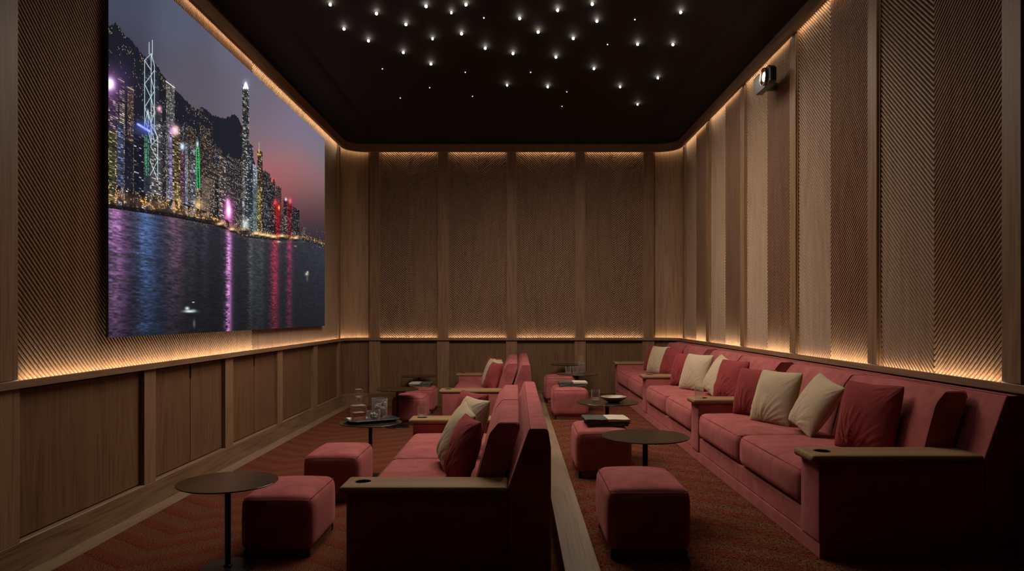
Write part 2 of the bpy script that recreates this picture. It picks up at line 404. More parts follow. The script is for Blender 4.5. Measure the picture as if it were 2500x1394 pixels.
# fluted chevron panels
def slats(Wd, Ht, s, pv=5.3, hh=2.7, off=0.0):
    # half field: u 0..Wd, v 0..Ht, slat lines v = c + s*u ; returns verts (u, v, h)
    prof = [(-.5, 0), (-.38, .02), (-.345, .55), (-.21, .92), (0, 1), (.21, .92), (.345, .55), (.38, .02), (.5, 0)]
    vs, fs = [], []
    lo, hi = min(0, s*Wd), max(0, s*Wd)
    c = -hi-pv+off % pv
    while c < Ht-lo+pv:
        cols = []
        for t, h in prof:
            cc = c+t*pv
            ua, ub = sorted(((0-cc)/s, (Ht-cc)/s)); ua = max(0, ua); ub = min(Wd, ub)
            cols.append((ua, cc+s*ua, ub, cc+s*ub, h*hh) if ub > ua else None)
        for k in range(len(prof)-1):
            A, B = cols[k], cols[k+1]
            if A is None and B is None: continue
            if A is None: A = (B[0], B[1], B[0], B[1], B[4]) if abs(B[0]) < 1e-6 or B[0] > Wd/2 else (B[2], B[3], B[2], B[3], B[4])
            if B is None: B = (A[0], A[1], A[0], A[1], A[4]) if abs(A[0]) < 1e-6 or A[0] > Wd/2 else (A[2], A[3], A[2], A[3], A[4])
            o = len(vs); vs += [(A[0], A[1], A[4]), (A[2], A[3], A[4]), (B[2], B[3], B[4]), (B[0], B[1], B[4])]
            fs.append((o, o+1, o+2, o+3))
        c += pv
    return vs, fs
def field(side, a0, a1, z0, z1, s, name, parent, pv):
    vs, fs = slats(a1-a0, z1-z0, s, pv)
    out = []
    for u, v, h in vs:
        if side == 'B': out.append((a0+u, YB-1.5-h, z0+v))
        if side == 'R': out.append((XR-1.5-h, a0+u, z0+v))
        if side == 'L': out.append((XL+1.5+h, a0+u, z0+v))
    mb = MB().add(out, fs)
    me_o = mb.build(name, SLAT, parent, smooth=True)
    return me_o
def fluted(side, a0, a1, label, pv=5.45):
    t = thing('fluted_wall_panel', label, 'wall panel', (0, 0, 0), 0, {'B': 'chevron panels on the far wall', 'R': 'chevron panels on the sofa wall', 'L': None}[side])
    m = (a0+a1)/2; s = .92
    # V shape: falls to the middle from both sides
    if side == 'B': field(side, a0, m, 160.5, 621, -s, 'slat_field', t, pv); field(side, m, a1, 160.5, 621, s, 'slat_field', t, pv)
    if side == 'R': field(side, a0, m, 160.5, 621, -s, 'slat_field', t, pv); field(side, m, a1, 160.5, 621, s, 'slat_field', t, pv)
    if side == 'L': field(side, a0, m, 160.5, 621, -s, 'slat_field', t, pv); field(side, m, a1, 160.5, 621, s, 'slat_field', t, pv)
    mb = MB()
    if side == 'B': mb.box(a0, a1, YB-1.5, YB-.1, 160.2, 621.5)
    if side == 'R': mb.box(XR-1.5, XR-.1, a0, a1, 160.2, 621.5)
    if side == 'L': mb.box(XL+.1, XL+1.5, a0, a1, 160.2, 621.5)
    mb.build('backing_board', plain('slat_gap', (.03, .017, .009), .8), t)
bn = ['leftmost of the four on the far wall', 'second from the left on the far wall', 'third from the left on the far wall', 'rightmost of the four on the far wall']
for i, a in enumerate(bp): fluted('B', *a, 'tall fluted oak chevron panel, '+bn[i])
rn = ['largest and nearest the camera on the right wall', 'second from the camera on the right wall', 'behind the projector on the right wall', 'just beyond the projector on the right wall', 'narrowest and farthest on the right wall']
for i, a in enumerate(rp): fluted('R', *a, 'tall fluted oak chevron panel, '+rn[i])
fluted('L', 610, 1706, 'single wide fluted oak chevron panel behind the cinema screen')

# ------------------------------------------------------------------ hidden strip lights of the ledge and the cornice
def strip(p, q, nrm, up, e=1.0):
    # p,q end points (x,y,z); nrm = direction into the wall (x,y); up=+1 ledge, -1 cornice
    p = Vector(p); q = Vector(q); ln = (q-p).length
    l = bpy.data.lights.new('led_strip', 'AREA'); l.shape = 'RECTANGLE'; l.size = ln*U; l.size_y = 2.2*U
    l.energy = LED_W*ln*U*e; l.color = (1, .72, .45); l.spread = R(170)
    o = bpy.data.objects.new('led_strip', l); C.objects.link(o); o.location = (p+q)/2*U
    t = (q-p).normalized(); d = Vector((nrm[0], nrm[1], up*1.35)).normalized()   # emission direction
    z = -d; x = t; y = z.cross(x)
    o.rotation_euler = Matrix((x, y, z)).transposed().to_euler()
    return o
OL, ZL, ZT = 8.6, 161.4, 619.5
def wstrips(side, a0, a1, e=1.0):
    for z, up, oo, ee in ((ZL, 1, OL, 1.0), (ZT, -1, 9.2, .75)):
        if side == 'B': strip((a0+1, YB-oo, z), (a1-1, YB-oo, z), (0, 1), up, e*ee)
        if side == 'R': strip((XR-oo, a0+1, z), (XR-oo, a1-1, z), (1, 0), up, e*ee)
        if side == 'L': strip((XL+oo, a0+1, z), (XL+oo, a1-1, z), (-1, 0), up, e*ee)
for a in bp: wstrips('B', *a)
for a in rp: wstrips('R', *a)
for a in [(610, 880), (880, 1160), (1160, 1430), (1430, 1706)]: wstrips('L', *a)
for side in (0, 1):
    for z, up, oo, ee in ((ZL, 1, OL, 1.0), (ZT, -1, 9.2, .75)):
        pts = path(oo); ids = (1, 4, 7, 10, 13) if side == 0 else (14, 17, 20, 23, 26)
        for i, j in zip(ids[:-1], ids[1:]):
            p, q = pts[i], pts[j]; mx, my = (p[0]+q[0])/2, (p[1]+q[1])/2
            cx = XL+RC if side == 0 else XR-RC; n = Vector((mx-cx, my-(YB-RC))).normalized()
            strip((p[0], p[1], z), (q[0], q[1], z), (n.x, n.y), up, ee)

# ------------------------------------------------------------------ ceiling stars
big = [(253,20),(333,162),(522,72),(475,231),(693,136),(810,30),(957,67,.7),(1042,20),(848,219,.8),(1016,190),(678,300),(838,367),(1154,275),
       (1315,306),(1354,101),(1462,180),(1575,53),(1776,17),(1803,117),(1666,217),(2290,65),(2040,252),(2245,254),(1565,327),(1786,394),
       (1281,490,.8),(1517,500),(1938,501,.8),(2157,448),(2040,603,.8)]
small = [(556,397),(660,567),(831,507),(1038,417),(1080,557),(1146,100),(1865,255),(2024,110),(1418,417),(1628,531),(1600,615)]
spotd = bpy.data.lights.new('star_spot', 'SPOT'); spotd.energy = STAR_W; spotd.color = (1, .85, .70)
spotd.spot_size = R(174); spotd.spot_blend = 1.0; spotd.shadow_soft_size = .03
ZC = 651.9
def starbase(nm, r, m):
    t = thing(nm, 'x', 'ceiling light', (0, 0, ZC))
    MB().lathe([(.01, -r*1.7)]+[(r*.85*math.sin(R(a)), -r*.85-r*.85*math.cos(R(a))) for a in range(20, 161, 20)], 16).build('lens', m, t, smooth=True)
    MB().lathe([(r, -.1), (r, -.5), (r*1.25, -.4), (r*1.35, 0)], 16).build('bezel', STARR, t, smooth=True)
    return t
sb = starbase('star_light', 2.15, STARM); ss = starbase('star_light', 1.25, STARS)
for k, (lst, base) in enumerate(((big, sb), (small, ss))):
    pos = []
    for e in lst:
        px, py = 700+e[0]/2.381, e[1]/2.381
        d = F*(ZC-H)/(CY-py); pos.append(((px-CX)*d/F, d, e[2] if len(e) > 2 else 1))
    for i, (x, y, sz) in enumerate(pos):
        o = base if i == 0 else dup(base)
        o.location = (x*U, y*U, ZC*U); o.scale = (sz, sz, 1)
        lr = 'left' if x < -60 else ('right' if x > 110 else 'centre')
        o['label'] = ('bright warm star light' if k == 0 else 'faint pinprick star light')+' in the dark ceiling'
        o['group'] = 'bright stars of the ceiling' if k == 0 else 'faint stars of the ceiling'
        if k == 0:
            l = bpy.data.objects.new('star_spot', spotd); C.objects.link(l); l.location = (x*U, y*U, (ZC-3)*U)
fill_spotd = spotd.copy(); fill_spotd.energy = STAR_W*.35  # weaker lamp for unseen stars added to lift the dark near end
for x, y in ((-40, 700), (90, 520)):
    o = dup(sb); o.location = (x*U, y*U, ZC*U); o.scale = (1, 1, 1)
    o['label'] = 'bright warm star light in the dark ceiling'
    l = bpy.data.objects.new('star_spot', fill_spotd); C.objects.link(l); l.location = (x*U, y*U, (ZC-3)*U)

# star lights added out of view to brighten the near seats and arm tops
for x, y in ((-150, 930), (60, 900), (200, 870)):
    o = dup(sb); o.location = (x*U, y*U, ZC*U); o.scale = (1, 1, 1)
    o['label'] = 'bright warm star light in the dark ceiling'
    l = bpy.data.objects.new('star_spot', spotd); C.objects.link(l); l.location = (x*U, y*U, (ZC-3)*U)

# ------------------------------------------------------------------ cinema screen
def screen_pixels(Wt, Ht, d0, d1, z0, z1, XS):
    rng = np.random.default_rng(5)
    D, Z = np.meshgrid(d0+(np.arange(Wt)+.5)/Wt*(d1-d0), z0+(np.arange(Ht)+.5)/Ht*(z1-z0))
    PX = CX-XS*F/D; PY = CY-(Z-H)*F/D
    # sky
    cp = [(300,30,72,76,98),(430,60,88,92,116),(300,120,66,64,84),(450,180,92,86,102),(600,130,104,104,128),(600,230,112,104,122),(700,330,122,116,136),
          (785,400,112,118,134),(640,330,126,104,116),(670,420,168,108,108),(720,420,150,120,124),(780,470,142,114,116),(740,470,172,104,96),(700,480,134,64,66),
          (785,520,120,66,66),(740,520,70,48,60),(790,560,50,44,56),(740,560,44,40,54),(790,600,38,40,50),(650,470,150,76,84),(520,240,96,88,102)]
    cp = np.array(cp, float); num = np.zeros(D.shape+(3,)); den = np.zeros(D.shape)
    for c in cp:
        wt = np.exp(-((PX-c[0])**2+(PY-c[1])**2)/(2*48.0**2))+1e-7; num += wt[..., None]*c[2:]; den += wt
    img = num/den[..., None]
    blend = lambda m, col: img.__setitem__(slice(None), img*(1-m[..., None])+np.array(col, float)*m[..., None])
    # mountain ridge
    rx = [255,264,288,300,315,344,360,376,397,409,427,451,478,496,520,550,571,580,591,611,620,640,660,700,745,800]
    ry = [50,60,57,80,90,130,142,157,181,199,217,241,268,262,280,289,280,286,307,355,392,450,505,560,575,600]
    px0 = PX[0]; rg = np.random.default_rng(9); stp = np.interp(px0, np.arange(255, 800, 2.3), rg.uniform(-3.5, 3.5, len(np.arange(255, 800, 2.3)))); ridge = np.interp(PX, rx, ry)+stp[None, :]
    ms = np.clip((PY-ridge)/1.2, 0, 1); blend(ms, (27, 29, 41))
    # lights on the slope
    cell = lambda sz: (np.floor(D/sz).astype(int), np.floor(Z/sz).astype(int))
    def hsh(a, b, s=0):
        h = (a*73856093) ^ (b*19349663) ^ (s*83492791); h = (h ^ (h >> 13))*1274126177 & 0x7fffffff
        return (h % 10007)/10007.
    a, b = cell(1.15); hh = hsh(a, b, 3)
    def vnoise(u, v, s):
        iu, iv = np.floor(u).astype(int), np.floor(v).astype(int); fu, fv = u-iu, v-iv; fu = fu*fu*(3-2*fu); fv = fv*fv*(3-2*fv)
        return (hsh(iu, iv, s)*(1-fu)+hsh(iu+1, iv, s)*fu)*(1-fv)+(hsh(iu, iv+1, s)*(1-fu)+hsh(iu+1, iv+1, s)*fu)*fv
    near = np.exp(-np.clip(PY-ridge, 0, None)/60)*(PX < 520)+.25*(PX < 420)
    on = (hh > 1-.20*near*np.clip(vnoise(D/9, Z/5, 61)*2.2-.8, 0, 1.4)) & (ms > .5); img[on] = img[on]*.3+np.array([235, 200, 150])*.8*(.4+.6*hsh(a, b, 9)[on])[:, None]
    shore_x = [255,265,344,429,518,556,603,682,732,792,810]; shore_y = [506,507,518,531,548,561,579,586,583,602,606]
    shore = np.interp(PX, shore_x, shore_y)
    def pz(px, py):
        d = XS*F/(CX-px); return d, H-(py-CY)*d/F
    # towers: px0, px1, top py, body colour, window colour, density, mode
    T = []
    for k in range(120):
        x = rng.uniform(262, 742); wdt = rng.uniform(8, 26)*np.interp(x, [260, 740], [1.25, .45])
        top = np.interp(x, [262, 330, 420, 520, 590, 625, 660, 700, 745], [300, 340, 330, 380, 390, 430, 450, 510, 560])+rng.uniform(-45, 70)*np.interp(x, [260, 740], [1.2, .4])
        wc = [(255, 225, 170), (255, 240, 215), (235, 205, 160), (220, 230, 255), (255, 200, 140)][k % 5]
        T.append((x, x+wdt, top, (34+rng.uniform(-6, 12), 35, 46), wc, rng.uniform(.25, .62), 0))
    T.sort(key=lambda t: t[2])
    T += [(262,288,205,(60,40,75),(255,220,200),.55,1),(291,304,190,(40,38,52),(255,235,200),.9,1),(311,326,212,(40,36,46),(255,205,150),.85,0),
          (262,284,320,(55,55,52),(255,235,140),.85,1),(286,302,300,(58,60,82),(150,170,215),.6,1),(304,325,345,(28,30,44),(150,150,180),.15,0),
          (327,351,330,(22,24,38),(230,230,240),.22,1),(352,366,330,(42,52,60),(120,220,170),.25,0),(354,388,150,(40,44,58),(120,130,150),.35,1),
          (366,396,262,(62,60,68),(225,220,210),.5,1),(405,426,203,(74,70,78),(240,235,225),.72,0),(414,424,300,(120,115,160),(210,200,250),.7,1),(421,440,306,(70,60,48),(255,225,150),.9,1),
          (440,452,360,(60,42,58),(255,190,210),.55,0),(450,468,345,(52,48,56),(240,200,165),.6,0),(452,459,350,(110,115,130),(235,240,255),.9,0),(465,478,352,(75,78,88),(230,230,240),.7,1),
          (478,490,360,(30,70,50),(90,235,140),.75,0),(478,491,460,(110,95,80),(255,225,180),.7,1),(488,515,310,(34,30,40),(255,215,160),.5,0),(492,512,435,(100,85,75),(245,215,180),.5,0),
          (512,535,400,(48,42,46),(255,225,190),.6,0),(524,534,448,(20,22,28),(230,230,220),.6,1),(535,552,382,(58,50,54),(250,225,205),.6,1),(552,574,380,(36,34,42),(240,225,205),.45,0),(574,591,392,(32,30,38),(240,220,200),.45,0),
          (591.5,608,212,(38,40,48),(235,235,220),.62,1),(606,618,352,(34,44,54),(200,210,215),.4,1),(592,598,420,(110,118,124),(235,240,240),.8,1),(617,628,403,(150,165,175),(235,240,245),.7,1),(617,629,450,(80,95,100),(215,230,230),.6,0),
          (628,641,368,(46,36,40),(255,225,160),.5,1),(628,638,462,(95,80,50),(255,225,140),.85,1),(640,655,418,(24,24,34),(250,240,230),.4,0),(655,670,436,(26,24,32),(240,225,215),.4,0),(662,673,480,(40,22,30),(240,200,200),.5,1),
          (673,684,495,(130,24,34),(240,60,60),.6,1),(692,701,486,(40,26,36),(250,190,190),.6,1),(703,712,492,(80,22,36),(250,90,100),.6,1),(713,722,505,(28,26,34),(230,220,210),.35,0),(722,731,512,(26,26,34),(220,220,210),.3,0)]
    px1 = PX[0]; FULL = (PX, PY, D, Z, shore, img)
    for k, (x0, x1, top, body, wc, dens, mode) in enumerate(T):
        da, zt = pz((x0+x1)/2, top); cs_ = np.where((px1 > x0) & (px1 < x1))[0]
        if not len(cs_): continue
        sl = slice(cs_[0], cs_[-1]+1); PX, PY, D, Z, shore, img = [q[:, sl] for q in FULL]; m = (PX > x0) & (PX < x1) & (Z < zt+1.2*np.sin(D*.4+k)) & (PY < shore-3)
        if k >= 120 and mode == 1: m = (PX > x0) & (PX < x1) & (Z < zt) & (PY < shore-3)
        if not m.any(): continue
        vsh = np.interp(Z, [z0, zt], [1.45, .9])
        img[m] = (np.array(body)[None, :]*vsh[m][:, None])
        cw, ch = (1.75, 1.5) if mode == 0 else (5.2, 2.0)
        ca = np.floor((D-da)/cw).astype(int); cb = np.floor((Z+k*.37)/ch).astype(int)
        fa = (D-da)/cw-ca; fb = (Z+k*.37)/ch-cb
        r1 = hsh(ca, cb, k+1); lit = m & (r1 < dens*1.3) & (fa > (.2 if mode == 0 else .08)) & (fb > .40)
        br = (.18+.95*hsh(ca, cb, k+77)**1.5)*np.where(hsh(cb, cb*0+k, 5) < .12, .35, 1)*np.interp(Z, [z0, H, zt], [1.1, 1.05, .8])
        img[lit] = np.clip(np.array(wc)[None, :]*br[lit][:, None], 0, 255)
    PX, PY, D, Z, shore, img = FULL
    def line(x0, y0, x1, y1, col, wd=1.2):
        L = math.hypot(x1-x0, y1-y0); tx, ty = (x1-x0)/L, (y1-y0)/L
        cs_ = np.where((px1 > min(x0, x1)-8) & (px1 < max(x0, x1)+8))[0]; sl = slice(cs_[0], cs_[-1]+1); X_, Y_ = PX[:, sl], PY[:, sl]
        t = np.clip((X_-x0)*tx+(Y_-y0)*ty, 0, L); dd = np.hypot(X_-x0-t*tx, Y_-y0-t*ty)
        m = np.clip(1-(dd-wd*.4)/.9, 0, 1)[..., None]; img[:, sl] = img[:, sl]*(1-m)+np.array(col, float)*m
    Wc = (225, 240, 238)
    for l in [(364,103,364,132),(372,98,372,134),(353,147,369,131),(369,131,377,160),(353,147,353,312),(369,131,369,350),(377,160,377,315),(377,315,385,335),(385,335,385,440),
              (353,147,369,172),(353,205,377,172),(369,190,377,222),(353,205,369,240),(353,262,377,222),(369,240,377,272),(353,262,369,300),(361,268,353,305),(361,268,369,305),(361,268,362,310),(369,300,377,272),
              (369,305,385,335),(368,356,385,337),(369,315,377,345),(368,358,384,388),(366,428,385,392),(366,392,385,440),(357,300,369,350)]:
        line(*l, (185, 205, 205), 1.0)
    for l in [(479,362,485,362),(479,362,481,460),(485,362,488,460),(481,395,488,395),(480,410,488,410)]: line(*l, (70, 190, 115), 1.1)
    for x, y0, y1 in ((354,335,400),(358,335,430),(362,340,428),(356,370,420)): [line(x, yy, x, min(yy+9, y1), (75, 165, 115), 1.1) for yy in range(y0, y1, 14)]
    line(336, 303, 366, 321, (120, 140, 250), 7); line(338, 304, 365, 320, (245, 248, 255), 3.5); line(311, 212, 326, 220, (255, 225, 180), 1.5); line(288, 192, 303, 200, (255, 225, 180), 1.5); line(405,198,426,214,(230,225,220),1.6)
    line(632.5, 348, 632.5, 368, (170, 150, 120), .9); line(632.5, 367, 632.5, 372, (190, 165, 80), 3); line(629.5, 376, 636, 378, (190, 160, 70), 4); line(595, 216, 599, 204, (235, 240, 235), 4); line(605, 216, 601, 204, (235, 240, 235), 4); line(600,202,600,216,(245,250,245),4)
    def glow(x, y, rx_, ry_, col, a=1.0):
        cs_ = np.where(abs(px1-x) < 3*rx_+2)[0]; sl = slice(cs_[0], cs_[-1]+1); X_, Y_ = PX[:, sl], PY[:, sl]
        m = np.clip(a*np.exp(-(((X_-x)/rx_)**2+((Y_-y)/ry_)**2)), 0, 1)[..., None]; img[:, sl] = img[:, sl]*(1-m)+np.array(col, float)*m
    for g in [(268,205,26,40,(150,80,160),.75),(268,205,13,15,(255,240,255),1.4),(300,205,30,50,(90,60,120),.35),(352,312,26,18,(90,110,220),.6),(389,265,6,7,(255,180,200),1),(427,318,10,12,(255,200,220),1),(445,358,6,9,(200,225,255),1),
              (482,352,3,8,(220,245,255),.9),(558,520,13,34,(225,90,190),.8),(558,514,6,18,(255,225,250),1.1),(556,494,4,8,(255,190,240),.9),(664,441,3,5,(255,90,80),1),(672,494,5,8,(255,80,100),.9),(698,487,3,4,(230,225,255),1),(708,492,4,7,(255,160,170),1),
              (678,510,9,22,(170,20,30),.6),(708,500,8,16,(150,20,40),.5),(681,507,2.5,5,(255,190,90),1),(600,205,9,12,(200,205,210),.35),(600,548,10,14,(235,240,225),.7),(432,500,10,18,(255,215,150),.6),(484,500,12,14,(255,215,160),.6),(590,330,4,4,(220,210,150),.2)]:
        glow(*g)
    # promenade: dark trees and warm lights, widening to the left
    low = shore-np.interp(PX, [262, 400, 520, 600, 740], [56, 46, 26, 22, 14])
    pm = (PY > low) & (PY < shore)
    a, b = cell(2.6); h1 = hsh(a, b, 21); tree = pm & (vnoise(D/7, Z/4.5, 4) > .5) & (PX < 560); img[tree] = img[tree]*.2+np.array([14, 14, 18])*.8
    a, b = np.floor(D/1.9).astype(int), np.floor(Z/1.05).astype(int); h1 = hsh(a, b, 22); q = np.clip((PY-low)/(shore-low+.01), 0, 1)
    lt = pm & (h1 > 1-.42*np.clip(vnoise(D/8, Z/3.5, 77)*2-.75, 0, 1)*np.interp(q, [0, .5, 1], [.5, 1, .45]))
    img[lt] = np.clip(np.array([255, 190, 105])*(.55+.6*hsh(a, b, 31)[lt])[:, None]+np.array([10, 25, 45])*(h1[lt] > .95)[:, None], 0, 255)
    q2 = np.clip((PY-low)/(shore-low+.01), 0, 1); blend(np.where(pm, .22*np.exp(-((q2-.55)/.3)**2)*(.4+1.2*vnoise(D/14, Z/6, 6)), 0), (225, 150, 80))
    bank = (PY > shore-np.interp(PX, [262, 540, 560], [9, 9, 0])) & (PY < shore+2) & (PX < 560); img[bank] = img[bank]*.25+np.array([18, 17, 22])*.75
    # water
    wm = PY > shore+1
    dy = np.clip((PY-shore)/np.interp(PX, [265, 790], [330, 210]), 0, 1)
    rip = .5*vnoise(D/9, Z/1.5, 1)+.3*vnoise(D/4, Z/.9, 2)+.2*vnoise(D/22, Z/4, 3)
    wcol = np.stack([np.interp(dy, [0, .5, 1], [44, 33, 25]), np.interp(dy, [0, .5, 1], [45, 34, 26]), np.interp(dy, [0, .5, 1], [54, 40, 31])], -1)
    wcol *= np.interp(PX, [265, 500, 790], [.95, .9, 1.25])[..., None]
    for x, sg, col, amp, fall in [(280,24,(176,112,176),1.0,1.5),(300,30,(100,48,108),.55,.9),(355,22,(70,106,168),.9,1.5),(375,40,(34,54,104),.55,.6),(428,24,(150,88,112),.7,1.7),(470,14,(70,84,86),.35,2),(500,12,(86,74,96),.35,2.2),
                                  (559,6.5,(250,150,240),1.0,.55),(559,14,(110,45,105),.5,.6),(612,6,(120,120,95),.5,1.4),(628,16,(62,70,64),.5,.9),(671,10,(190,22,44),1.0,.85),(707,7,(180,24,70),.85,1.1),(640,5,(90,90,70),.3,2)]:
        g = np.exp(-((PX-x+3*(rip-.5)*np.interp(dy, [0, 1], [1, 4]))/sg)**2)*np.exp(-dy*fall)*amp
        wcol += g[..., None]*(np.array(col)-wcol*.4)*(.35+1.25*(rip-.15)*np.interp(dy, [0, .2, 1], [.7, 1, 1.1]))[..., None]
    wcol *= (.78+.44*rip)[..., None]; wcol[..., 2] *= 1.0
    img[wm] = np.clip(wcol, 0, 255)[wm]
    near_sh = wm & (PY < shore+9) & (hsh(*cell(1.8), 8) > .8) & (PX < 740); img[near_sh] = img[near_sh]*.5+np.array([150, 110, 70])*.5
    # moored boats and two small boats
    for x, y in ((536,549),(566,562),(598,568),(626,572),(641,575),(655,577),(668,580),(688,578),(722,583)):
        sz = 8 if x != 598 else 13
        glow(x, y-2, sz, 4, (255, 215, 150) if x != 598 else (20, 20, 28), .95); glow(x, y+3, sz, 2.5, (16, 16, 22), .9)
    glow(463, 766, 17, 5, (24, 26, 36), 1); glow(463, 760, 14, 3.2, (225, 235, 235), 1.2); glow(457, 753, 5, 4, (215, 225, 225), 1.2); glow(472, 738, 3, 1.2, (235, 235, 230), 1.2); glow(472, 758, 5, 3, (170, 190, 190), .8); glow(474, 790, 2.6, 9, (120, 150, 140), .7)
    glow(749, 669, 4, 4, (215, 215, 180), 1); glow(751, 664, 2, 2, (240, 240, 210), 1); glow(750, 680, 2.2, 7, (110, 120, 100), .7); glow(680, 590, 5, 2, (235, 225, 190), .9); glow(721, 601, 3, 1.5, (200, 200, 180), .8)
    sp = wm | (PY > 560); pts = sp & (PX > 740) & (PY < 608) & (hsh(*cell(5.0), 12) > .93) & ((D % 5) < 1.6) & ((Z % 5) < 1.3); img[pts] = (200, 205, 210)
    # soft halo of the lights in the picture
    def blur(a, n):
        for ax in (0, 1):
            for _ in range(2):
                c = np.cumsum(np.concatenate([np.repeat(a.take([0], ax), n+1, ax), a, np.repeat(a.take([-1], ax), n, ax)], ax), ax)
                a = (c.take(range(2*n+1, c.shape[ax]), ax)-c.take(range(0, c.shape[ax]-2*n-1), ax))/(2*n+1)
        return a
    br = np.clip(img-120, 0, 255)*(PY < shore+4)[..., None]
    img = img*.96+.30*blur(br, 2)+.30*blur(br, 8)
    g_ = img.mean(-1, keepdims=True); img = g_+(img-g_)*.88
    return np.clip(img/255., 0, 1)
SX, SD0, SD1, SZ0, SZ1 = 411.0, 735.0, 1566.0, 195.5, 596.0
tw, th = 2078, 1000
px = screen_pixels(tw, th, SD0, SD1, SZ0, SZ1, SX)
im = bpy.data.images.new('city_picture', tw, th, alpha=False)
buf = np.ones((th, tw, 4), np.float32); buf[..., :3] = px; im.pixels.foreach_set(buf.ravel()); im.update(); im.pack()
scr = thing('cinema_screen', 'huge frameless cinema screen showing a harbour city skyline at dusk, on the left wall', 'screen', (-SX, SD0, SZ0))
msc, nt, b = mat('screen_picture'); ti = N(nt, 'ShaderNodeTexImage'); ti.image = im; ti.extension = 'EXTEND'
uvn = N(nt, 'ShaderNodeUVMap'); nt.links.new(uvn.outputs[0], ti.inputs[0])
b.inputs['Base Color'].default_value = (.004, .004, .005, 1); b.inputs['Roughness'].default_value = .8; b.inputs['Specular IOR Level'].default_value = 0
nt.links.new(ti.outputs[0], b.inputs['Emission Color']); b.inputs['Emission Strength'].default_value = 1.0
face = MB().add([(0.05, 0, 0), (0.05, SD1-SD0, 0), (0.05, SD1-SD0, SZ1-SZ0), (0.05, 0, SZ1-SZ0)], [(0, 1, 2, 3)]).build('picture', msc, scr)
uv = face.data.uv_layers.new(name='UVMap')
for li, lp in enumerate(face.data.loops):
    v = face.data.vertices[lp.vertex_index].co; uv.data[li].uv = (v.y/U/(SD1-SD0), v.z/U/(SZ1-SZ0))
MB().box(-3, 0, 0, SD1-SD0, 0, SZ1-SZ0).build('cabinet_edge', BLACK, scr, bevel=.2)
MB().box(-10, -3, 60, SD1-SD0-60, 60, SZ1-SZ0-60).build('mounting_frame', BLACK, scr)

# ------------------------------------------------------------------ sofas
P = 378.0; AW = 37.0; SEATW = (P-AW)/2
def cap_mesh():
    def f(u, v, w_, p):
        return p
    mb = MB().rbox(-6, 129, -1.2, AW+1.2, 74.5, 81, r=3.0, seg=10, fn=f)
    o = mb.build('arm_top', ARMW, smooth=True)
    cut = MB().lathe([(0.001, -6), (6.2, -6), (6.2, 6), (0.001, 6)], 32, (10, AW/2, 81)).build('cut', BLACK)
    md = o.modifiers.new('b', 'BOOLEAN'); md.operation = 'DIFFERENCE'; md.object = cut; md.solver = 'EXACT'
    dg = bpy.context.evaluated_depsgraph_get(); me = bpy.data.meshes.new_from_object(o.evaluated_get(dg)); me.name = 'arm_top'
    bpy.data.objects.remove(cut); bpy.data.objects.remove(o)
    me.set_sharp_from_angle(angle=R(40)); return me
CAP = cap_mesh()
def seat_fn(u, v, w_, p):
    q = Vector(p)
    if w_ > .2: q.z += 2.2*max(0, 1-u**4)*max(0, 1-v**4)
    if u < 0: q.x -= 2.6*(1-v**4)*(1-w_**2)*min(1, -u*1.0)
    return q
def loft_back(y0, y1):
    prof = [(98, 60), (100.5, 70), (104, 83), (107.6, 97), (112.6, 114.5), (114.2, 118), (120.8, 126), (122.5, 126.8), (137, 126.8), (138.8, 125.8), (139.4, 121.5), (133.5, 102), (127, 82), (121, 60)]
    cs, cz = 119.0, 95.0; mb = MB(); n = len(prof); vs = []; fs = []
    L_ = y1-y0; ts = [0, .6, 1.8, 4, 10, 30, L_/2, L_-30, L_-10, L_-4, L_-1.8, L_-.6, L_]
    for t in ts:
        e = min(t, L_-t); k = 1-.055*max(0, 1-e/4)**2; bulge = 1.3*min(1, e/30)
        for s_, z_ in prof:
            f = -bulge if s_ < 112 and z_ > 64 else 0
            vs.append((cs+(s_-cs)*k+f, y0+t, cz+(z_-cz)*(1-.03*max(0, 1-e/4)**2)+(0.8*min(1, e/30) if z_ > 123 else 0)))
    for i in range(len(ts)-1):
        for j in range(n): fs.append((i*n+j, i*n+(j+1) % n, (i+1)*n+(j+1) % n, (i+1)*n+j))
    fs += [tuple(range(n)), tuple((len(ts)-1)*n+j for j in range(n-1, -1, -1))]
    return mb.add(vs, fs), prof, cs, cz
